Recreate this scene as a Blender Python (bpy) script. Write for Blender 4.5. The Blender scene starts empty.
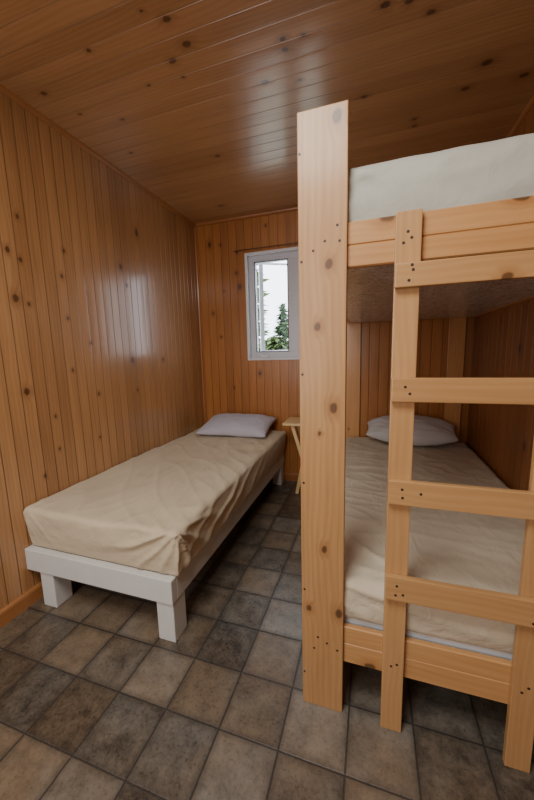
import bpy, bmesh, math, random
from mathutils import Vector, Matrix, noise
random.seed(7)
C = bpy.context.scene.collection

# ------------------------------------------------------------------ measures
XL, XR = -0.158, 2.42          # left / right wall
YB, YF = 2.067, -2.60          # back / front wall
H = 2.667                      # ceiling height
TX, TY = 0.222, 0.2166         # floor tile pitch
WX0, WX1, WZ0, WZ1 = 0.390, 1.210, 1.272, 2.320   # window opening

# ------------------------------------------------------------------ node helpers
class NT:
    def __init__(s, name):
        s.m = bpy.data.materials.new(name); s.m.use_nodes = True
        s.t = s.m.node_tree; s.t.nodes.clear()
        s.out = s.t.nodes.new('ShaderNodeOutputMaterial')
    def n(s, typ, **k):
        nd = s.t.nodes.new(typ)
        for a, b in k.items(): setattr(nd, a, b)
        return nd
    def put(s, sock, v):
        if isinstance(v, bpy.types.NodeSocket): s.t.links.new(v, sock)
        elif v is not None: sock.default_value = v
    def math(s, op, a, b=None, c=None, clamp=False):
        nd = s.n('ShaderNodeMath', operation=op, use_clamp=clamp)
        s.put(nd.inputs[0], a)
        if b is not None: s.put(nd.inputs[1], b)
        if c is not None: s.put(nd.inputs[2], c)
        return nd.outputs[0]
    def vmath(s, op, a, b=None):
        nd = s.n('ShaderNodeVectorMath', operation=op)
        s.put(nd.inputs[0], a)
        if b is not None: s.put(nd.inputs[1], b)
        return nd.outputs['Value'] if op in ('DISTANCE', 'LENGTH') else nd.outputs[0]
    def sep(s, v):
        nd = s.n('ShaderNodeSeparateXYZ'); s.put(nd.inputs[0], v); return nd.outputs
    def comb(s, x, y, z):
        nd = s.n('ShaderNodeCombineXYZ')
        for i, v in enumerate((x, y, z)): s.put(nd.inputs[i], v)
        return nd.outputs[0]
    def noise(s, vec, scale, detail=3, rough=.5, dist=0):
        nd = s.n('ShaderNodeTexNoise'); s.put(nd.inputs['Vector'], vec)
        nd.inputs['Scale'].default_value = scale; nd.inputs['Detail'].default_value = detail
        nd.inputs['Roughness'].default_value = rough; nd.inputs['Distortion'].default_value = dist
        return nd.outputs[0]
    def maprange(s, v, a, b, c=0., d=1., smooth=False):
        nd = s.n('ShaderNodeMapRange')
        if smooth: nd.interpolation_type = 'SMOOTHSTEP'
        s.put(nd.inputs[0], v)
        for i, q in enumerate((a, b, c, d)): nd.inputs[1 + i].default_value = q
        return nd.outputs[0]
    def mix(s, f, a, b, mode='MIX'):
        nd = s.n('ShaderNodeMix', data_type='RGBA', blend_type=mode)
        s.put(nd.inputs[0], f)
        for i, v in ((6, a), (7, b)):
            if isinstance(v, (tuple, list)): v = (*v[:3], 1)
            s.put(nd.inputs[i], v)
        return nd.outputs[2]
    def bump(s, h, strength, dist=.001):
        nd = s.n('ShaderNodeBump'); nd.inputs['Strength'].default_value = strength
        nd.inputs['Distance'].default_value = dist; s.put(nd.inputs['Height'], h)
        return nd.outputs[0]
    def pbr(s, col, rough=.5, normal=None, **k):
        p = s.n('ShaderNodeBsdfPrincipled')
        if isinstance(col, (tuple, list)): col = (*col[:3], 1)
        s.put(p.inputs['Base Color'], col); s.put(p.inputs['Roughness'], rough)
        if normal is not None: s.put(p.inputs['Normal'], normal)
        for a, b in k.items(): s.put(p.inputs[a.replace('_', ' ')], b)
        s.t.links.new(p.outputs[0], s.out.inputs[0])
        return s.m

def wood(name, along, across, dark, light, plank=None, knots=(), rough=.35, coat=.4,
         rand_knot=.6, contrast=1., tint=.25, knot_scale=2.6, coat_rough=.17, knot_size=.085, hue=.0, seam=.55):
    """pine: 'along' and 'across' are axis numbers of the grain; plank=(start, width) splits into boards"""
    s = NT(name)
    co = s.n('ShaderNodeTexCoord').outputs['Object']
    xyz = s.sep(co)
    a, c = xyz[along], xyz[across]
    o = xyz[3 - along - across]
    if plank:
        idx = s.math('FLOOR', s.math('DIVIDE', s.math('SUBTRACT', c, plank[0]), plank[1]))
        wn = s.n('ShaderNodeTexWhiteNoise', noise_dimensions='1D'); s.put(wn.inputs['W'], idx)
        rnd = wn.outputs['Value']
        wn2 = s.n('ShaderNodeTexWhiteNoise', noise_dimensions='1D'); s.put(wn2.inputs['W'], s.math('ADD', idx, 57.3))
        rnd2 = wn2.outputs['Value']
    else:
        rnd = s.n('ShaderNodeObjectInfo').outputs['Random']
        rnd2 = s.math('FRACT', s.math('MULTIPLY', rnd, 17.37))
    off = s.math('MULTIPLY', rnd, 9.)
    # scattered knots
    vv = s.comb(s.math('MULTIPLY', c, 1.35), s.math('ADD', s.math('MULTIPLY', a, .8), s.math('MULTIPLY', o, .3)), 0.)
    vo = s.n('ShaderNodeTexVoronoi', voronoi_dimensions='2D'); s.put(vo.inputs['Vector'], vv)
    vo.inputs['Scale'].default_value = knot_scale
    cr = s.sep(vo.outputs['Color'])
    kr = s.math('ADD', s.math('MULTIPLY', cr[1], knot_size * .7), knot_size * .3)
    wob = s.noise(co, 45, 2)
    d = s.math('DIVIDE', s.math('ADD', vo.outputs['Distance'], s.math('MULTIPLY', s.math('SUBTRACT', wob, .5), .03)), kr)
    d = s.math('ADD', d, s.math('MULTIPLY', s.math('GREATER_THAN', cr[0], rand_knot), 50.))
    # placed knots
    if knots:
        base = s.comb(c, s.math('MULTIPLY', a, .72), 0.)
        base = s.vmath('ADD', base, s.comb(s.math('MULTIPLY', s.math('SUBTRACT', wob, .5), .008),
                                           s.math('MULTIPLY', s.math('SUBTRACT', s.noise(co, 38, 1), .5), .008), 0.))
        for (kc, ka, r) in knots:
            q = s.math('DIVIDE', s.vmath('DISTANCE', base, (kc, ka * .72, 0)), r)
            d = s.math('MINIMUM', d, q)
    swirl = s.math('MULTIPLY', s.maprange(d, .6, 3.6, 1., 0., True), .018)
    cc = s.math('ADD', s.math('ADD', c, swirl), off)
    drift = s.noise(s.comb(s.math('ADD', c, off), s.math('MULTIPLY', a, .35), o), 3.2, 2)
    cc2 = s.math('ADD', cc, s.math('MULTIPLY', drift, .10))
    # growth rings and fine fibres
    wv = s.n('ShaderNodeTexWave', wave_type='BANDS', bands_direction='X', wave_profile='SIN')
    s.put(wv.inputs['Vector'], s.comb(cc2, s.math('MULTIPLY', a, .04), s.math('MULTIPLY', o, .6)))
    wv.inputs['Scale'].default_value = 15.; wv.inputs['Distortion'].default_value = 5.
    wv.inputs['Detail'].default_value = 2.; wv.inputs['Detail Scale'].default_value = 1.5
    rings = wv.outputs['Fac']
    fib = s.noise(s.comb(s.math('MULTIPLY', cc, 150.), s.math('MULTIPLY', a, 5.), s.math('MULTIPLY', o, 60.)), 1., 3, .6)
    big = s.noise(s.comb(s.math('MULTIPLY', cc, 16.), s.math('MULTIPLY', a, 1.4), o), 1., 3)
    f = s.math('ADD', s.math('MULTIPLY', rings, .16 * contrast), s.math('MULTIPLY', fib, .35 * contrast))
    f = s.math('ADD', f, s.math('MULTIPLY', s.math('SUBTRACT', big, .3), .75))
    f = s.math('ADD', f, s.math('MULTIPLY', s.math('SUBTRACT', rnd2, .5), tint))
    f = s.math('ADD', f, .12, clamp=True)
    col = s.mix(f, light, dark)
    if hue: col = s.mix(s.math('MULTIPLY', rnd, hue), col, (dark[0] * .8, dark[1] * .5, dark[2] * .4))
    halo = s.maprange(d, .8, 3.2, .42, 0., True)
    col = s.mix(halo, col, (dark[0] * .75, dark[1] * .62, dark[2] * .5))
    core = s.maprange(d, .6, 1.15, .82, 0., True)
    col = s.mix(core, col, (dark[0] * .20, dark[1] * .17, dark[2] * .17))
    if plank and seam:
        fr = s.math('FRACT', s.math('DIVIDE', s.math('SUBTRACT', c, plank[0]), plank[1]))
        e = s.math('MULTIPLY', s.math('MINIMUM', fr, s.math('SUBTRACT', 1., fr)), plank[1])
        col = s.mix(s.maprange(e, .0012, .0042, seam, 0., True), col, (dark[0] * .12, dark[1] * .10, dark[2] * .10))
    nrm = s.bump(s.math('ADD', s.math('MULTIPLY', fib, .5), rings), .10, .0006)
    rg = s.math('ADD', s.math('MULTIPLY', fib, .12), rough - .06)
    return s.pbr(col, rg, nrm, Coat_Weight=coat, Coat_Roughness=coat_rough, Specular_IOR_Level=.4)

def plain(name, col, rough=.5, var=.12, scale=12, bump=0., metal=0., coat=0., bscale=None):
    s = NT(name); co = s.n('ShaderNodeTexCoord').outputs['Object']
    nz = s.noise(co, scale, 4)
    c = s.mix(nz, tuple(v * (1 - var) for v in col), tuple(min(1, v * (1 + var)) for v in col))
    nr = s.bump(s.noise(co, bscale or scale * 4, 4), bump, .004) if bump else None
    return s.pbr(c, rough, nr, Metallic=metal, Coat_Weight=coat)

def cloth(name, col, bump=.35):
    s = NT(name); co = s.n('ShaderNodeTexCoord').outputs['Object']
    nz = s.noise(co, 5, 4)
    c = s.mix(nz, tuple(v * .86 for v in col), tuple(min(1, v * 1.1) for v in col))
    w = s.noise(s.vmath('MULTIPLY', co, (1., .45, 1.)), 17, 3, .55, .8)
    f = s.noise(co, 420, 1)
    h = s.math('ADD', w, s.math('MULTIPLY', f, .03))
    return s.pbr(c, .82, s.bump(h, bump, .012), Sheen_Weight=.15, Specular_IOR_Level=.2)

LW_K = [(.154,1.89,.011),(.214,1.856,.010),(.163,1.653,.017),(.228,1.631,.008),(.448,1.822,.010),(.946,1.992,.016),
        (.994,1.87,.013),(.458,1.579,.009),(.607,1.433,.009),(.156,1.165,.016),(.452,1.263,.008),(.633,1.093,.010),
        (.988,1.312,.018),(1.375,1.306,.014),(.606,.796,.009),(.303,.802,.008),(.302,1.001,.008),(1.015,1.074,.010),
        (.196,.673,.009),(.226,2.072,.010),(.482,1.975,.009)]
CE_K = [(.221,.80,.014),(.339,.819,.017),(.388,.715,.014),(.222,.403,.010),(.163,.727,.007),(.326,.001,.013),(.463,.526,.008),
        (.607,.238,.008),(.479,.715,.007),(1.099,.587,.015),(.494,.051,.008),(.871,.069,.010),(.457,1.63,.015),(.474,1.718,.012),
        (.547,1.804,.013),(.455,1.214,.012),(.469,1.304,.009),(.506,1.214,.012),(.89,2.096,.020),(1.03,2.041,.016),
        (1.179,1.817,.012),(1.244,1.825,.012),(1.035,2.298,.018),(.687,1.243,.009)]
BK_K = [(.287,2.148,.015),(.121,2.437,.011),(.61,2.556,.009),(.088,1.521,.012),(.511,1.134,.017),(.216,.982,.009),(.141,1.984,.008)]
M = {}
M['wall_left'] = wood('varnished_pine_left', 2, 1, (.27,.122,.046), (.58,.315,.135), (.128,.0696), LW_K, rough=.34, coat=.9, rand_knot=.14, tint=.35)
M['wall_back'] = wood('varnished_pine_back', 2, 0, (.25,.085,.020), (.55,.225,.060), (.04,.0860), BK_K, rough=.38, coat=.4, rand_knot=.25, tint=.35)
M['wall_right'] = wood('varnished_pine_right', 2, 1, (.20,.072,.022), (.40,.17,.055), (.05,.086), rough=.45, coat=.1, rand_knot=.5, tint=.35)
M['ceiling'] = wood('varnished_pine_ceiling', 0, 1, (.30,.145,.060), (.60,.34,.165), (.03,.088), CE_K, seam=.3, rough=.34, coat=.9, rand_knot=.35, tint=.3)
M['trim_y'] = wood('pine_trim_y', 1, 2, (.28,.11,.035), (.48,.22,.08), coat=.3, rand_knot=.1)
M['trim_x'] = wood('pine_trim_x', 0, 2, (.26,.09,.027), (.44,.18,.06), coat=.3, rand_knot=.1)
M['trim_z'] = wood('pine_trim_z', 2, 1, (.26,.09,.027), (.44,.18,.06), coat=.3, rand_knot=.1)
PL, PD = (.55,.33,.148), (.34,.17,.062)
POST_K = [(a - 1.92, b, c) for a, b, c in [(1.498,2.005,.016),(1.477,1.603,.012),(1.441,1.416,.011),(1.492,1.156,.014),(1.463,.651,.011),(1.408,.41,.010),(1.515,.413,.014),(1.447,1.067,.006)]]
M['post'] = wood('clear_pine_post', 2, 0, PD, PL, knots=POST_K, coat=.22, rough=.42, rand_knot=0., contrast=1.35, tint=0.)
M['stile'] = wood('pine_stile', 2, 0, PD, PL, coat=.3, rough=.4, rand_knot=.25, knot_scale=4, tint=.3)
M['rung'] = wood('pine_rung', 0, 2, PD, PL, coat=.3, rough=.4, knots=[(1.519,1.938-1.92,.011)], rand_knot=.12, knot_scale=4, tint=.25)
M['rail'] = wood('pine_rail', 0, 2, (.38,.18,.062), (.60,.345,.145), coat=.25, rough=.42, knots=[(.213,1.624-1.92,.015),(1.722,1.643-1.92,.018)], rand_knot=.1, tint=.2)
M['side'] = wood('pine_side_rail', 1, 2, (.50,.23,.08), (.72,.4,.17), coat=.25, rough=.42, rand_knot=.3)
M['backpost'] = wood('pine_back_post', 2, 0, (.46,.21,.075), (.74,.40,.16), coat=.4, rough=.38, rand_knot=.3, knot_scale=4)
M['table'] = wood('pale_wood', 0, 1, (.62,.42,.18), (.84,.64,.33), coat=.3, rough=.4, rand_knot=0.)
M['screw'] = plain('dark_screw', (.05,.035,.03), .45, .3, 80, metal=.4)
M['white_paint'] = plain('white_paint', (.60,.61,.60), .5, .07, 14, bump=.15)
M['sheet_tan'] = cloth('tan_sheet', (.56,.475,.34), .45)
M['sheet_cream'] = cloth('cream_sheet', (.58,.515,.395), .6)
M['sheet_grey'] = cloth('grey_sheet', (.42,.425,.375), .28)
M['ticking'] = cloth('mattress_ticking', (.62,.68,.74), .1)
M['pillow'] = cloth('pillow_lavender', (.50,.49,.57), .25)
M['pillow2'] = cloth('pillow_grey', (.60,.61,.65), .25)
M['vinyl'] = plain('white_vinyl', (.74,.76,.80), .3, .03, 5, coat=.2)
M['vinyl_sash'] = plain('sash_vinyl', (.62,.64,.72), .3, .03, 5)
M['rubber'] = plain('gasket', (.05,.05,.06), .6)
M['rod'] = plain('brown_rod', (.14,.065,.03), .45, .2, 30)
M['outer'] = plain('outside_wall', (.35,.33,.30), .8)

def mat_panel():
    s = NT('bunk_base_panel'); co = s.n('ShaderNodeTexCoord').outputs['Object']
    st = s.noise(s.vmath('MULTIPLY', co, (28., 9., 9.)), 1., 4, .7)
    fl = s.noise(co, 46, 3, .7, 1.2)
    f = s.math('ADD', s.math('MULTIPLY', st, .5), s.math('MULTIPLY', fl, .6))
    col = s.mix(s.maprange(f, .38, .72), (.24,.24,.25), (.78,.80,.83))
    return s.pbr(col, s.maprange(fl, .3, .7, .2, .42), s.bump(fl, .5, .003), Coat_Weight=.8, Coat_Roughness=.2)
M['panel'] = mat_panel()

def mat_floor():
    s = NT('slate_look_vinyl'); co = s.n('ShaderNodeTexCoord').outputs['Object']
    x, y, _ = s.sep(co)
    u = s.math('DIVIDE', x, TX); v = s.math('DIVIDE', y, TY)
    iu, iv = s.math('FLOOR', u), s.math('FLOOR', v)
    fu, fv = s.math('FRACT', u), s.math('FRACT', v)
    wob = s.math('MULTIPLY', s.math('SUBTRACT', s.noise(co, 60, 2), .5), .012)
    e = s.math('MINIMUM', s.math('MINIMUM', fu, s.math('SUBTRACT', 1., fu)), s.math('MINIMUM', fv, s.math('SUBTRACT', 1., fv)))
    e = s.math('ADD', e, wob)
    grout = s.maprange(e, .008, .020, 1., 0., True)
    wn = s.n('ShaderNodeTexWhiteNoise', noise_dimensions='2D'); s.put(wn.inputs['Vector'], s.comb(iu, iv, 0.))
    r = s.sep(wn.outputs['Color'])
    tv = s.vmath('ADD', co, s.comb(s.math('MULTIPLY', r[0], 7.), s.math('MULTIPLY', r[1], 7.), 0.))
    m1 = s.noise(tv, 12, 6, .68, .2); m2 = s.noise(tv, 80, 5, .75, .2); m3 = s.noise(tv, 4, 2)
    f = s.math('ADD', s.math('MULTIPLY', m1, .75), s.math('MULTIPLY', m2, .45))
    f = s.math('ADD', f, s.math('MULTIPLY', s.math('SUBTRACT', r[2], .5), .30))
    f = s.maprange(f, .36, .84)
    grey = s.mix(f, (.038,.034,.029), (.215,.198,.170))
    brown = s.mix(f, (.036,.027,.019), (.215,.160,.108))
    warm = s.maprange(s.math('ADD', s.math('MULTIPLY', r[1], .35), s.math('SUBTRACT', m3, s.math('MULTIPLY', x, .12))),   .25, .72)  # random tile warmth, plus lighting put into the colour: browner to the left
    col = s.mix(warm, grey, brown)
    edge = s.maprange(e, .01, .13, .42, 0., True)
    col = s.mix(edge, col, (.045,.038,.032))
    col = s.mix(s.math('MULTIPLY', grout, .85), col, (.030,.027,.024))
    h = s.math('SUBTRACT', s.math('ADD', m2, s.math('MULTIPLY', m1, 1.)), s.math('MULTIPLY', grout, 1.2))
    return s.pbr(col, s.maprange(m2, .3, .7, .24, .40), s.bump(h, .35, .0025), Specular_IOR_Level=.5)
M['floor'] = mat_floor()

def mat_glass():
    s = NT('window_glass')
    t = s.n('ShaderNodeBsdfTransparent'); t.inputs[0].default_value = (.93,.95,.95,1)
    g = s.n('ShaderNodeBsdfGlossy'); g.inputs['Roughness'].default_value = .02
    fr = s.n('ShaderNodeFresnel'); fr.inputs[0].default_value = 1.3
    mx = s.n('ShaderNodeMixShader'); s.put(mx.inputs[0], fr.outputs[0])
    s.t.links.new(t.outputs[0], mx.inputs[1]); s.t.links.new(g.outputs[0], mx.inputs[2])
    s.t.links.new(mx.outputs[0], s.out.inputs[0]); return s.m
M['glass'] = mat_glass()
M['leaf'] = plain('spruce_green', (.075,.13,.045), .7, .5, 3)
M['leaf2'] = plain('bush_green', (.13,.19,.06), .7, .45, 3)
M['bark'] = plain('bark', (.10,.07,.05), .9, .3, 20)
M['grass'] = plain('pale_bounce_ground', (.46,.46,.38), .9, .25, 2)  # ground made paler than grass to whiten and lift the ceiling's reflected light

# ------------------------------------------------------------------ mesh helpers
def mk(name, bm, mat, parent=None, smooth=False, off=None):
    me = bpy.data.meshes.new(name)
    if off is None and parent is not None: off = root_loc(parent)
    if off is not None and (off[0] or off[1] or off[2]):
        for v in bm.verts: v.co -= Vector(off)
    bmesh.ops.recalc_face_normals(bm, faces=bm.faces[:])
    bm.to_mesh(me); bm.free()
    me.materials.append(mat)
    if smooth:
        for p in me.polygons: p.use_smooth = True
    o = bpy.data.objects.new(name, me); C.objects.link(o)
    if parent is not None: o.parent = parent
    return o
def root_loc(p):
    v = Vector((0, 0, 0))
    while p is not None: v += p.location; p = p.parent
    return v
def box(bm, x0, x1, y0, y1, z0, z1, bev=.0, seg=2):
    vs = [bm.verts.new((x, y, z)) for x in (x0, x1) for y in (y0, y1) for z in (z0, z1)]
    F = [(0,1,3,2),(4,6,7,5),(0,4,5,1),(2,3,7,6),(0,2,6,4),(1,5,7,3)]
    fs = [bm.faces.new([vs[i] for i in f]) for f in F]
    if bev:
        es = list({e for f in fs for e in f.edges})
        bmesh.ops.bevel(bm, geom=es, offset=bev, segments=seg, affect='EDGES', profile=.6)
def rod(bm, a, b, r, n=12, r2=None):
    a, b = Vector(a), Vector(b); d = (b - a).normalized()
    u = d.orthogonal().normalized(); w = d.cross(u); r2 = r if r2 is None else r2
    A = [bm.verts.new(a + (u * math.cos(t) + w * math.sin(t)) * r) for t in [2 * math.pi * i / n for i in range(n)]]
    B = [bm.verts.new(b + (u * math.cos(t) + w * math.sin(t)) * r2) for t in [2 * math.pi * i / n for i in range(n)]]
    for i in range(n): bm.faces.new((A[i], A[(i + 1) % n], B[(i + 1) % n], B[i]))
    bm.faces.new(A); bm.faces.new(B)
def bar(bm, a, b, w, t, nrm=(0, 1, 0), bev=.002):
    """rectangular bar from a to b, width w in the plane, thickness t along nrm"""
    a, b = Vector(a), Vector(b); d = (b - a).normalized(); nv = Vector(nrm); s = d.cross(nv).normalized(); nv = s.cross(d).normalized()
    vs = [bm.verts.new(p + s * (i * w / 2) + nv * (j * t / 2)) for p in (a, b) for i in (-1, 1) for j in (-1, 1)]
    F = [(0,1,3,2),(4,6,7,5),(0,4,5,1),(2,3,7,6),(0,2,6,4),(1,5,7,3)]
    fs = [bm.faces.new([vs[i] for i in f]) for f in F]
    if bev: bmesh.ops.bevel(bm, geom=list({e for f in fs for e in f.edges}), offset=bev, segments=2, affect='EDGES')
def thing(name, loc, label, cat, group=None):
    o = bpy.data.objects.new(name, None); C.objects.link(o); o.location = loc; o.empty_display_size = .1
    o['label'] = label; o['category'] = cat
    if group: o['group'] = group
    return o
def tag(o, label, cat, group=None):
    o['label'] = label; o['category'] = cat
    if group: o['group'] = group
    return o
def struct(o): o['kind'] = 'structure'; return o
def board(name, parent, x, y, z, mat, bev=.003):
    bm = bmesh.new(); box(bm, *x, *y, *z, bev); return mk(name, bm, mat, parent)

# ------------------------------------------------------------------ boarded surfaces (tongue and groove, real grooves)
def boarded(name, mat, u0, u1, v0, v1, place, start, width, hole=None, g=.0022, depth=.0026, thick=.10):
    """place(u, v, d) -> xyz where d is depth behind the visible face"""
    bm = bmesh.new()
    k0 = math.floor((u0 - start) / width); pts = [(u0, 0)]
    k = k0; rr = random.Random(name)
    while start + k * width < u1 + width:
        c = start + k * width
        for uu, dd in ((c - g, 0), (c - g * .45, depth), (c + g * .45, depth), (c + g, 0)):
            if u0 < uu < u1: pts.append((uu, dd))
        ti = rr.uniform(-.00028, .00028)
        for q, cw in ((.12, -.00014), (.3, -.00027), (.5, -.00032), (.7, -.00027), (.88, -.00014)):
            if u0 < c + q * width < u1: pts.append((c + q * width, cw + ti * (q - .5) * 2))
        k += 1
    pts.append((u1, 0))
    if hole:
        for e in hole[:2]:
            pts.append((e, 0))
    pts.sort()
    def strip(a, b, va, vb):
        q = [bm.verts.new(place(a[0], va, a[1])), bm.verts.new(place(b[0], va, b[1])),
             bm.verts.new(place(b[0], vb, b[1])), bm.verts.new(place(a[0], vb, a[1]))]
        bm.faces.new(q)
    for a, b in zip(pts, pts[1:]):
        if b[0] - a[0] < 1e-6: continue
        m = (a[0] + b[0]) / 2
        if hole and hole[0] < m < hole[1]:
            strip(a, b, v0, hole[2]); strip(a, b, hole[3], v1)
        else: strip(a, b, v0, v1)
    bmesh.ops.remove_doubles(bm, verts=bm.verts[:], dist=1e-5)
    def slab(a, b, c, d):
        P = [place(u, v, w) for u in (a, b) for v in (c, d) for w in (depth + .0005, thick)]
        xs, ys, zs = zip(*P); box(bm, min(xs), max(xs), min(ys), max(ys), min(zs), max(zs))
    if hole:
        slab(u0, hole[0], v0, v1); slab(hole[1], u1, v0, v1)
        slab(hole[0], hole[1], v0, hole[2]); slab(hole[0], hole[1], hole[3], v1)
    else: slab(u0, u1, v0, v1)
    me = bpy.data.meshes.new(name); bm.to_mesh(me); bm.free(); me.materials.append(mat)
    o = bpy.data.objects.new(name, me); C.objects.link(o); return struct(o)

boarded('wall_left', M['wall_left'], YF, YB, 0, H, lambda u, v, d: (XL - d, u, v), .128, .0696)
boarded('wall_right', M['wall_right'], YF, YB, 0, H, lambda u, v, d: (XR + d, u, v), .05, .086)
boarded('wall_back', M['wall_back'], XL - .1, XR + .1, 0, H, lambda u, v, d: (u, YB + d, v), .04, .086, hole=(WX0, WX1, WZ0, WZ1))
boarded('wall_front', M['wall_back'], XL - .1, XR + .1, 0, H, lambda u, v, d: (u, YF - d, v), .04, .086)
boarded('ceiling', M['ceiling'], YF - .1, YB + .1, XL - .1, XR + .1, lambda u, v, d: (v, u, H + d), .03, .088, g=.0018, depth=.0014)
bm = bmesh.new(); box(bm, XL - .1, XR + .1, YF - .1, YB + .1, -.1, 0); struct(mk('floor', bm, M['floor']))

# trims and baseboards
def prof(name, mat, pts, axis, a, b):
    """extrude a 2D profile; axis 'y': pts are (x,z); axis 'x': pts are (y,z); axis 'z': pts are (x,y)"""
    bm = bmesh.new()
    f = {'y': lambda p, t: (p[0], t, p[1]), 'x': lambda p, t: (t, p[0], p[1]), 'z': lambda p, t: (p[0], p[1], t)}[axis]
    A = [bm.verts.new(f(p, a)) for p in pts]; B = [bm.verts.new(f(p, b)) for p in pts]; n = len(pts)
    for i in range(n): bm.faces.new((A[i], A[(i + 1) % n], B[(i + 1) % n], B[i]))
    bm.faces.new(A); bm.faces.new(B)
    return struct(mk(name, bm, mat))
def bbp(w, s): return [(w, 0), (w + s * .016, 0), (w + s * .016, .068), (w + s * .013, .076), (w + s * .007, .083), (w, .083)]
prof('baseboard_left', M['trim_y'], bbp(XL, 1), 'y', YF, YB)
prof('baseboard_right', M['trim_y'], bbp(XR, -1), 'y', YF, YB)
prof('baseboard_back', M['trim_x'], bbp(YB, -1), 'x', XL + .016, XR - .016)
prof('baseboard_front', M['trim_x'], bbp(YF, 1), 'x', XL + .016, XR - .016)
def qr(w, s): return [(w, H)] + [(w + s * .020 * math.cos(t), H - .024 * math.sin(t)) for t in [math.pi / 2 * i / 6 for i in range(7)]]
prof('trim_1', M['trim_y'], qr(XL, 1), 'y', YF, YB)
prof('trim_2', M['trim_y'], qr(XR, -1), 'y', YF, YB)
prof('trim_3', M['trim_x'], qr(YB, -1), 'x', XL + .02, XR - .02)
prof('trim_4', M['trim_z'], [(XL, YB), (XL + .018, YB), (XL + .012, YB - .012), (XL, YB - .018)], 'z', .083, H - .024)

# ------------------------------------------------------------------ window
win = bpy.data.objects.new('window_1', None); C.objects.link(win); win.location = (WX0, YB, WZ0); struct(win)
def ring(bm, x0, x1, z0, z1, w, y0, y1, bev=.003):
    box(bm, x0, x0 + w, y0, y1, z0, z1, bev); box(bm, x1 - w, x1, y0, y1, z0, z1, bev)
    box(bm, x0 + w, x1 - w, y0, y1, z0, z0 + w, bev); box(bm, x0 + w, x1 - w, y0, y1, z1 - w, z1, bev)
bm = bmesh.new(); ring(bm, WX0 - .004, WX1 + .004, WZ0 - .004, WZ1 + .004, .022, YB - .014, YB + .10)
mk('window_casing', bm, M['vinyl'], win)
bm = bmesh.new(); ring(bm, WX0 + .018, WX1 - .018, WZ0 + .018, WZ1 - .018, .062, YB + .035, YB + .105)
box(bm, .812, .955, YB + .036, YB + .104, WZ0 + .08, WZ1 - .08, .003)
mk('window_frame', bm, M['vinyl_sash'], win)
# casement sash hinged on the left, opened outwards
sx0, sx1, sz0, sz1 = WX0 + .082, .812, WZ0 + .082, WZ1 - .082
ang = math.radians(30)
def swing(p): 
    dx, dy = p[0] - (sx0 + .03), p[1] - (YB + .112)
    return Vector((sx0 + .03 + dx * math.cos(ang) - dy * math.sin(ang), YB + .112 + dx * math.sin(ang) + dy * math.cos(ang), p[2]))
bm = bmesh.new(); a0, a1, b0, b1, c0, c1 = sx0 + .022, sx1 + .03, sz0 - .02, sz1 + .02, YB + .112, YB + .150
box(bm, a0, a0 + .042, c0, c1, b0, b1, .003); box(bm, a1 - .020, a1, c0, c1, b0, b1, .003)
box(bm, a0 + .042, a1 - .020, c0, c1, b0, b0 + .035, .003); box(bm, a0 + .042, a1 - .020, c0, c1, b1 - .014, b1, .003)
for v in bm.verts: v.co = swing(v.co)
sash = mk('sash', bm, M['vinyl_sash'], win)
bm = bmesh.new(); box(bm, a0 + .038, a1 - .017, YB + .128, YB + .134, b0 + .03, b1 - .011)
for v in bm.verts: v.co = swing(v.co)
pane = mk('pane', bm, M['glass'], win, off=root_loc(win))
pane.parent = sash
bm = bmesh.new()
ring(bm, sx0 - .003, sx1 + .003, sz0 - .003, sz1 + .003, .007, YB + .030, YB + .04, 0)
mk('gasket', bm, M['rubber'], win)
bm = bmesh.new(); box(bm, .953, WX1 - .078, YB + .066, YB + .072, WZ0 + .078, WZ1 - .078); mk('pane', bm, M['glass'], win)
bm = bmesh.new()
box(bm, .52, .60, YB + .012, YB + .036, WZ0 + .022, WZ0 + .040, .004)
bar(bm, (.56, YB + .018, WZ0 + .038), (.50, YB + .004, WZ0 + .062), .014, .008)
rod(bm, (.50, YB + .006, WZ0 + .060), (.50, YB - .014, WZ0 + .066), .006)
mk('crank', bm, M['vinyl'], win)

# rod over the window
cr = thing('curtain_rod', (.28, YB, 2.35), 'thin dark curtain rod mounted on the back wall just above the window', 'curtain rod')
bm = bmesh.new(); rod(bm, (.275, YB - .028, 2.352), (1.32, YB - .028, 2.352), .0045); mk('pole', bm, M['rod'], cr, True)
for bx_ in (.30, 1.28):
    bm = bmesh.new(); box(bm, bx_ - .008, bx_ + .008, YB - .033, YB + .001, 2.338, 2.347, .002); box(bm, bx_ - .009, bx_ + .009, YB - .004, YB + .001, 2.325, 2.362, .001)
    mk('bracket', bm, M['rod'], cr)

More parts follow.
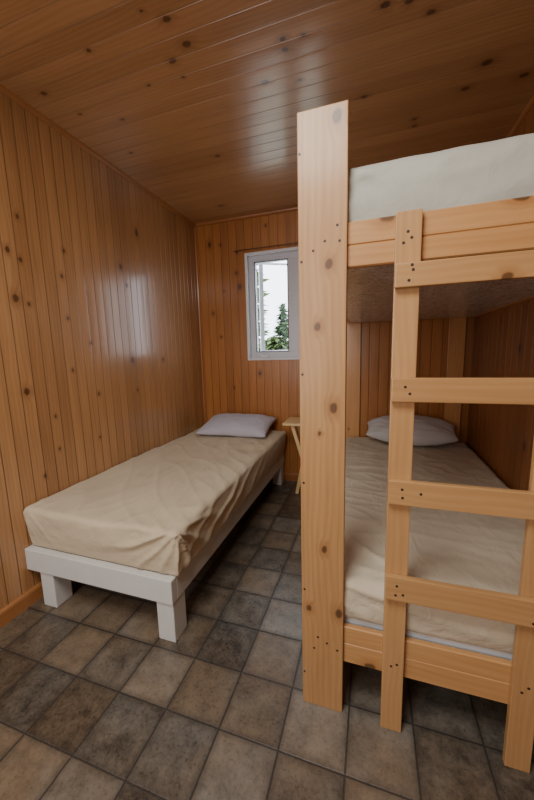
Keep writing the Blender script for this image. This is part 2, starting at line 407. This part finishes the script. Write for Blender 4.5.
# ------------------------------------------------------------------ soft furnishings
def fbm(p, s, seed=0): return noise.fractal(Vector((p[0] * s + seed, p[1] * s - seed, p[2] * s)), 1., 2., 3)
def ridge(p, seed): return 1 - abs(noise.noise(Vector(p) + Vector((seed, seed * .7, 3)))) * 2.2
def softbox(x0, x1, y0, y1, z0, z1, r, n, disp, tuck=0., bulge=0.):
    """rounded soft box as a dense grid; disp(p, nrm, base)->offset"""
    bm = bmesh.new(); nx, ny, nz = n
    cx, cy, cz = (x0 + x1) / 2, (y0 + y1) / 2, (z0 + z1) / 2
    hx, hy, hz = (x1 - x0) / 2, (y1 - y0) / 2, (z1 - z0) / 2
    vmap = {}
    def vert(i, j, k):
        key = (i, j, k)
        if key in vmap: return vmap[key]
        p = Vector((-hx + 2 * hx * i / nx, -hy + 2 * hy * j / ny, -hz + 2 * hz * k / nz))
        q = Vector((max(-hx + r, min(hx - r, p.x)), max(-hy + r, min(hy - r, p.y)), max(-hz + r, min(hz - r, p.z))))
        d = p - q; nrm = d.normalized() if d.length > 1e-9 else Vector((0, 0, 1))
        b = q + nrm * r
        t = (b.z + hz) / (2 * hz)                      # 0 bottom .. 1 top
        s = 1 - tuck * (1 - t) ** 2
        w = Vector((cx + b.x, cy + b.y, cz + b.z))
        sidew = max(0, 1 - abs(nrm.z))
        if sidew > 0:
            w.x -= math.copysign(tuck * (1 - t) ** 1.6, b.x) * (abs(nrm.x)); w.y -= math.copysign(tuck * (1 - t) ** 1.6, b.y) * abs(nrm.y)
            w += Vector((nrm.x, nrm.y, 0)) * bulge * math.sin(math.pi * max(0, min(1, t)))
        w += nrm * disp(w, nrm)
        vmap[key] = bm.verts.new(w); return vmap[key]
    def face(a, b, c, d): bm.faces.new((a, b, c, d))
    for i in range(nx):
        for j in range(ny):
            for k in (0, nz): face(vert(i, j, k), vert(i + 1, j, k), vert(i + 1, j + 1, k), vert(i, j + 1, k))
    for i in range(nx):
        for k in range(nz):
            for j in (0, ny): face(vert(i, j, k), vert(i + 1, j, k), vert(i + 1, j, k + 1), vert(i, j, k + 1))
    for j in range(ny):
        for k in range(nz):
            for i in (0, nx): face(vert(i, j, k), vert(i, j + 1, k), vert(i, j + 1, k + 1), vert(i, j, k + 1))
    return bm
def folds(corner, z0, z1, n=13, amp=.009, reach=.42, seed=0.):
    """drag lines fanning out from a fitted corner (corner = (x, y))"""
    def f(p, nrm):
        dx, dy = p.x - corner[0], p.y - corner[1]
        h = abs(dx) + abs(dy)                                   # distance round the edge
        if h > reach * 2.2: return 0.
        th = math.atan2(z1 + .02 - p.z, (h if abs(dy) < abs(dx) else -h) + .0001)
        side = 1 - abs(nrm.z)
        fall = max(0, 1 - math.hypot(h, z1 - p.z) / reach)
        w = 1 - 2.2 * abs(math.sin(th * n * .5 + seed + 1.3 * noise.noise(Vector((h * 4, p.z * 4, seed)))))
        w = max(w, -.6); g = .45 + .9 * abs(noise.noise(Vector((th * 3, seed, 0))))
        return amp * g * 1.5 * fall ** .7 * w * (side * .9 + .1)
    return f

# single bed ------------------------------------------------------
bed = thing('bed_frame', (.30, 1.03, 0), 'low white-painted wooden bed frame with square legs along the left wall', 'bed frame')
fx0, fx1, fy0, fy1, fz0, fz1 = -.157, .765, .030, 2.030, .203, .325
board('foot_rail', bed, (fx0, fx1), (fy0, fy0 + .04), (fz0, fz1), M['white_paint'], .005)
board('head_rail', bed, (fx0, fx1), (fy1 - .04, fy1), (fz0, fz1), M['white_paint'], .005)
for a, b in ((fx0, fx0 + .04), (fx1 - .04, fx1)):
    board('side_rail', bed, (a, b), (fy0 + .0405, fy1 - .0405), (fz0, fz1), M['white_paint'], .005)
for i in range(7):
    y = .16 + i * .29
    board('slat', bed, (fx0 + .041, fx1 - .041), (y - .045, y + .045), (fz1 - .024, fz1 - .003), M['white_paint'], .002)
for lx0 in (-.076, .668):
    for ly0 in (.040, 1.915):
        board('leg', bed, (lx0, lx0 + .092), (ly0, ly0 + .10), (0, fz0 - .0005), M['white_paint'], .005)

mt = thing('mattress', (.32, 1.0, .33), 'tan-sheeted single mattress on the low white bed frame', 'mattress')
bm = softbox(-.115, .745, .075, 1.965, .327, .52, .03, (10, 20, 4), lambda p, n: 0); mk('mattress_core', bm, M['ticking'], mt, True)
f1 = folds((.80, .05), .33, .55, 15, .012, .50, .4)
f2 = folds((-.14, .05), .33, .55, 11, .006, .30, 1.9)
def disp1(p, n):
    top = max(0, n.z); side = 1 - abs(n.z)
    d = .010 * fbm(p, 2.2, 3) * top
    # drag lines running along and across the bed
    e = math.exp(-((p.x - .72) ** 2 / .02))                 # slack pulled over the right edge
    d += .007 * e * top * max(0, ridge((p.x * 2.5 + p.y * 6.5, p.x * 3, 6), 1.)) ** 3
    d += .006 * max(0, ridge((p.x * 4.2 + p.y * 3.0, p.y * 1.1 - p.x * .9, 0), 4.)) ** 5 * top
    d += .004 * max(0, ridge((p.x * 7 - p.y * 3.0, p.y * 2.1 + p.x, 2), 8.)) ** 5 * top
    # crumples below the pillow
    c = math.exp(-((p.x - .52) ** 2 / .05 + (p.y - 1.35) ** 2 / .10))
    d += .016 * c * top * (ridge((p.x * 7 + p.y * 3, p.y * 4, 1), 2.) - .4)
    # long pulls on the right side, sloping down towards the head
    if n.x > .3:
        k = math.sin(p.y * 24 - p.z * 42 + 3 * noise.noise(Vector((p.y * 2.5, p.z * 6, 0))))
        k = max(-.7, 1 - 2.4 * abs(math.sin(p.y * 11 - p.z * 20 + 2 * noise.noise(Vector((p.y * 2.5, p.z * 6, 0))))))
        d += .012 * k * n.x * side * max(0, 1 - abs(p.y - .62) / .75) * (1 - .4 * (p.z - .33) / .22)
        d -= .018 * n.x * max(0, (p.y - 1.0)) * max(0, (.50 - p.z) / .2)
    d += f1(p, n) + f2(p, n) * 1.
    d += .004 * fbm(p, 9, 6) * side
    return d
bm = softbox(-.155, .803, .045, 1.985, .3262, .553, .026, (90, 170, 30), disp1, tuck=.014, bulge=.006)
mk('fitted_sheet', bm, M['sheet_tan'], mt, True)

# bunk mattresses --------------------------------------------------
mt2 = thing('mattress', (1.93, 1.0, .31), 'cream-sheeted mattress on the lower bunk behind the ladder', 'mattress')
bm = softbox(1.437, 2.372, .006, 1.985, .300, .47, .025, (10, 20, 4), lambda p, n: 0); mk('mattress_core', bm, M['ticking'], mt2, True)
g1 = folds((1.43, -.01), .34, .53, 13, .008, .45, 1.2)
def disp2(p, n):
    top = max(0, n.z); side = 1 - abs(n.z)
    d = .009 * fbm(p, 2.6, 9) * top
    d += .008 * (ridge((p.x * 2.2 - p.y * 1.2, p.y * 5.2 + p.x * 1.2, 0), 7.) ** 3 - .3) * top * max(.4, 1 - abs(p.x - 1.65) / .5)
    d += .010 * max(0, ridge((p.x * 3 + p.y, p.y * 9 + p.x * 2, 4), 3.)) ** 4 * top * max(.25, 1 - abs(p.x - 1.6) / .4)
    c = math.exp(-((p.x - 1.95) ** 2 / .06 + (p.y - 1.35) ** 2 / .12))
    d += .013 * c * top * (ridge((p.x * 6 + p.y * 4, p.y * 5 - p.x * 3, 1), 5.) - .4)
    d += g1(p, n)
    if n.y < -.3:
        d += .004 * math.sin(p.z * 60 + p.x * 13 + 3 * noise.noise(Vector((p.x * 3, 0, p.z * 4)))) * side * max(0, 1 - abs(p.x - 1.95) / .4)
    d += .004 * fbm(p, 9, 2) * side
    return d
bm = softbox(1.400, 2.402, -.014, 1.998, .362, .530, .036, (90, 160, 24), disp2, tuck=.004, bulge=.004)
mk('fitted_sheet', bm, M['sheet_cream'], mt2, True)

mt3 = thing('mattress', (1.90, 1.0, 1.60), 'grey-sheeted mattress on the upper bunk near the ceiling', 'mattress')
bm = softbox(1.44, 2.372, .040, 1.96, 1.622, 1.85, .03, (10, 20, 4), lambda p, n: 0); mk('mattress_core', bm, M['ticking'], mt3, True)
h1 = folds((1.46, .03), 1.66, 1.90, 12, .010, .42, .2)
def disp3(p, n):
    top = max(0, n.z); side = 1 - abs(n.z)
    d = .012 * fbm(p, 3.2, 1) * top + h1(p, n)
    d += .008 * (ridge((p.x * 2.0 + p.z * 3.0, p.y * 2, p.z * 9 - p.x * 3), 3.) ** 2 - .4) * side
    d += .004 * math.sin(p.x * 9 + 1) * top
    return d
bm = softbox(1.392, 2.382, .004, 1.985, 1.640, 1.900, .05, (80, 90, 26), disp3, tuck=.004, bulge=.020)
mk('fitted_sheet', bm, M['sheet_grey'], mt3, True)

# pillows -----------------------------------------------------------
def pillow(loc, L, W, T, rot, mat, label, seed, rnd=0.):
    bm = bmesh.new(); n, m = 56, 40; V = {}
    for sgn in (1, -1):
        for i in range(n + 1):
            for j in range(m + 1):
                if sgn < 0 and (i in (0, n) or j in (0, m)): V[(sgn, i, j)] = V[(1, i, j)]; continue
                u, v = -1 + 2 * i / n, -1 + 2 * j / m
                e = (1 - abs(u) ** 2.6) * (1 - abs(v) ** 2.6)
                t = max(0, e) ** .42 * T / 2
                pinch = 1 - .06 * (1 - v * v) ** 1 if True else 1
                x = u * L / 2 * (1 - .05 * (1 - v * v)); y = v * W / 2 * (1 - .07 * (1 - u * u)) * (1 - rnd * abs(u) ** 2.5)
                w = .5 + .5 * e
                t *= 1 - rnd * .7 * abs(u) ** 2; z = sgn * t * (1 + .10 * noise.noise(Vector((u * 2 + seed, v * 2, sgn))))
                if sgn < 0: z *= .55
                edge = 1 - e
                z += .008 * edge * noise.noise(Vector((u * 5 + seed, v * 5, sgn * 3.)))
                z += .006 * (ridge((u * 3 + v * 2 + seed, v * 4, 0), seed) - .5) * (e > 0) * min(1, e * 4)
                V[(sgn, i, j)] = bm.verts.new((x, y, z))
    for sgn in (1, -1):
        for i in range(n):
            for j in range(m): bm.faces.new((V[(sgn, i, j)], V[(sgn, i + 1, j)], V[(sgn, i + 1, j + 1)], V[(sgn, i, j + 1)]))
    me = bpy.data.meshes.new('pillow'); bmesh.ops.recalc_face_normals(bm, faces=bm.faces[:])
    bm.to_mesh(me); bm.free(); me.materials.append(mat)
    for p in me.polygons: p.use_smooth = True
    o = bpy.data.objects.new('pillow', me); C.objects.link(o); o.location = loc; o.rotation_euler = rot
    return tag(o, label, 'pillow')
pillow((.362, 1.775, .635), .70, .44, .17, (math.radians(11), 0, math.radians(2)), M['pillow'], 'pale lavender pillow at the head of the tan-sheeted single bed', 2.3)
pillow((1.935, 1.86, .645), .72, .38, .21, (math.radians(22), 0, math.radians(-3)), M['pillow2'], 'pale grey pillow on the lower bunk against the back wall', 5.1, .5)

# ------------------------------------------------------------------ bunk bed
bunk = thing('bunk_bed', (1.92, 1.0, 0), 'pine bunk bed with built-in ladder and tall front post, filling the right side', 'bunk bed')
post = board('post', bunk, (1.381, 1.530), (-.037, -.003), (0, 2.040), M['post'], .003)
def screws(parent, pts, y, r=.0042):
    for (x, z) in pts:
        bm = bmesh.new(); rod(bm, (x, y - .0006, z), (x, y + .004, z), r, 12); rod(bm, (x, y - .0011, z), (x, y, z), r * .45, 6)
        mk('screw', bm, M['screw'], parent)
screws(post, [(1.388,1.926),(1.501,1.712),(1.464,1.671),(1.508,1.667),(1.428,1.647),(1.391,1.618),(1.391,1.265),(1.392,.890),
              (1.392,.482),(1.426,.248),(1.473,.280),(1.510,.261),(1.440,.297),(1.389,.136)], -.037)
def rail(x0, x1, y0, y1, z0, z1, zg):
    """front rail with a shallow groove along the face"""
    bm = bmesh.new(); b = .004; g = .003
    P = [(y1, z0), (y0 + b, z0), (y0, z0 + b), (y0, zg - g), (y0 + .0035, zg), (y0, zg + g), (y0, z1 - b), (y0 + b, z1), (y1, z1)]
    A = [bm.verts.new((x0, y, z)) for y, z in P]; B = [bm.verts.new((x1, y, z)) for y, z in P]; n = len(P)
    for i in range(n): bm.faces.new((A[i], A[(i + 1) % n], B[(i + 1) % n], B[i]))
    bm.faces.new(A); bm.faces.new(B); return bm
mk('rail', rail(1.5305, XR - .002, -.022, -.004, 1.590, 1.722, 1.655), M['rail'], bunk)
mk('rail', rail(1.5305, XR - .002, -.022, -.004, .205, .352, .285), M['rail'], bunk)
for z0, z1 in ((1.590, 1.722), (.205, .345)):
    board('side_rail', bunk, (1.386, 1.424), (-.0025, 1.990), (z0, z1), M['side'])
    board('side_rail', bunk, (XR - .040, XR - .002), (-.0035, 1.990), (z0, z1), M['side'])
    board('back_rail', bunk, (1.4245, XR - .041), (1.992, 2.028), (z0, z1), M['rail'])
board('base_panel', bunk, (1.4245, XR - .041), (-.0035, 1.9915), (1.592, 1.612), M['panel'], 0)
board('base_panel', bunk, (1.4245, XR - .041), (-.0035, 1.9915), (.278, .297), M['panel'], 0)
for a, b in ((1.386, 1.512), (2.228, 2.354)):
    board('back_post', bunk, (a, b), (2.0285, YB - .0165), (0, 1.83), M['backpost'])
board('stile', bunk, (1.664, 1.733), (-.043, -.0225), (0, 1.722), M['stile'])
board('stile', bunk, (2.042, 2.111), (-.043, -.0225), (0, 1.722), M['stile'])
sc = .982
rz = [(1.516, 1.583), (1.181, 1.254), (.850, .930), (.512, .598)]
RS = [[(1.709,1.571),(1.712,1.558),(1.702,1.530)], [(1.703,1.229),(1.716,1.209)], [(1.705,.911),(1.707,.884),(1.758,.902)], [(1.700,.581),(1.719,.553),(1.697,.548)]]
for (z0, z1), ss in zip(rz, RS):
    q = board('rung', bunk, (1.665, 2.118), (-.063, -.0435), (1.337 + (z0 - 1.337) * sc, 1.337 + (z1 - 1.337) * sc), M['rung'])
    screws(q, ss + [(2.085, (z0 + z1) / 2 + .012), (2.070, (z0 + z1) / 2 - .014)], -.063)
st = [o for o in bunk.children if o.name.startswith('stile')]
screws(st[0], [(1.686,1.637),(1.707,1.649),(1.697,1.666),(1.693,.260),(1.711,.271)], -.043)
screws(st[1], [(2.084,.305),(2.068,.285),(2.075,1.65)], -.043)

# ------------------------------------------------------------------ folding table between the beds
tb = thing('folding_table', (1.03, 1.74, 0), 'small pale wooden folding table between the beds below the window', 'table')
bm = bmesh.new(); box(bm, .846, 1.25, 1.68, 1.98, .680, .702, .006); mk('tabletop', bm, M['table'], tb)
bm = bmesh.new(); bar(bm, (.925, 1.735, .680), (1.125, 1.735, .006), .030, .016); mk('leg', bm, M['table'], tb)
bm = bmesh.new(); bar(bm, (1.090, 1.755, .680), (.958, 1.755, .006), .030, .016); mk('leg', bm, M['table'], tb)
bm = bmesh.new(); bar(bm, (.925, 1.940, .680), (1.125, 1.940, .006), .030, .016); mk('leg', bm, M['table'], tb)
bm = bmesh.new(); bar(bm, (1.090, 1.920, .680), (.958, 1.920, .006), .030, .016); mk('leg', bm, M['table'], tb)
bm = bmesh.new(); rod(bm, (1.045, 1.722, .31), (1.045, 1.95, .31), .006); mk('pivot_rod', bm, M['table'], tb)

# ------------------------------------------------------------------ outside
bm = bmesh.new(); box(bm, -60, 60, YB + 1.0, 90, -1.3, -1.2); struct(mk('ground', bm, M['grass']))
def tree(x, y, h, r, kind, label, n=900):
    t = thing('spruce_tree' if kind == 0 else 'leafy_bush', (x, y, -1.2), label, 'tree' if kind == 0 else 'bush')
    bm = bmesh.new(); rod(bm, (x, y, -1.2), (x, y, -1.2 + h * .93), r * .07, 8, .01); mk('trunk', bm, M['bark'], t)
    bm = bmesh.new()
    for i in range(n):
        if kind == 0:
            q = random.random() ** .7; z = h * (1 - q * .95); rr = r * q * random.uniform(.35, 1)
        else:
            q = random.random(); z = h * (.15 + .8 * q); rr = r * math.sqrt(max(0, 1 - (2 * q - .9) ** 2 * .8)) * random.uniform(.5, 1)
        a = random.uniform(0, 6.283); s = random.uniform(.07, .16) * (1 + h / 8)
        c = Vector((x + rr * math.cos(a), y + rr * math.sin(a), -1.2 + z - (.12 * rr if kind == 0 else 0)))
        d = Vector((math.cos(a), math.sin(a), random.uniform(-.6, .3))).normalized() * s * 1.8
        w = Vector((-math.sin(a), math.cos(a), random.uniform(-.5, .5))) * s * .7
        vs = [bm.verts.new(c - d), bm.verts.new(c + w), bm.verts.new(c + d), bm.verts.new(c - w)]
        bm.faces.new(vs)
    mk('foliage', bm, M['leaf'] if kind == 0 else M['leaf2'], t)
    return t
# seen through the window: direction from the room towards -x, +y
tree(-3.75, 19.0, 5.6, 1.3, 0, 'small dark spruce rising above the green bushes outside the window')
tree(-6.6, 18.6, 4.3, 1.7, 1, 'pale green bush outside the window, left of the small spruce', 1800)
tree(-2.75, 13.6, 3.4, 1.0, 1, 'pale green bush outside the window, in front of the small spruce', 1500)
tree(-3.55, 9.4, 7.6, 1.5, 1, 'tall leafy green bush outside, seen in the gap left of the open sash', 4200)

# ------------------------------------------------------------------ light
W = bpy.data.worlds.new('overcast'); bpy.context.scene.world = W; W.use_nodes = True
nt = W.node_tree; bg = nt.nodes['Background']; bg.inputs[0].default_value = (.86, .91, 1., 1); bg.inputs[1].default_value = 5.5
def area(name, loc, target, sx, sy, power, col):
    l = bpy.data.lights.new(name, 'AREA'); l.shape = 'RECTANGLE'; l.size = sx; l.size_y = sy; l.energy = power; l.color = col
    o = bpy.data.objects.new(name, l); C.objects.link(o); o.location = loc
    o.rotation_euler = (Vector(target) - Vector(loc)).to_track_quat('-Z', 'Y').to_euler(); return o
area('door_light', (.55, -2.45, 1.45), (1.1, .6, 1.0), 1.3, 1.7, 26, (1., .985, .94))
area('ceiling_light', (1.1, -1.1, 2.62), (1.1, -.9, 0), .8, .8, 34, (1., .975, .92))
bpy.context.scene.view_settings.view_transform = 'AgX'
bpy.context.scene.view_settings.exposure = .34

# ------------------------------------------------------------------ camera
cd = bpy.data.cameras.new('camera'); cam = bpy.data.objects.new('camera', cd); C.objects.link(cam)
cd.sensor_fit = 'VERTICAL'; cd.sensor_height = 36; cd.lens = 320.38 / 800 * 36; cd.clip_start = .02; cd.clip_end = 300
p, y, r = .14498159, -.31517601, -.02525293
f = Vector((math.sin(y) * math.cos(p), math.cos(y) * math.cos(p), -math.sin(p)))
rt = Vector((math.cos(y), -math.sin(y), 0)); up = rt.cross(f)
r2 = rt * math.cos(r) + up * math.sin(r); u2 = r2.cross(f)
mt_ = Matrix((r2, u2, -f)).transposed().to_4x4(); mt_.translation = Vector((1.6057, -1.0795, 1.3375))
cam.matrix_world = mt_
bpy.context.scene.camera = cam
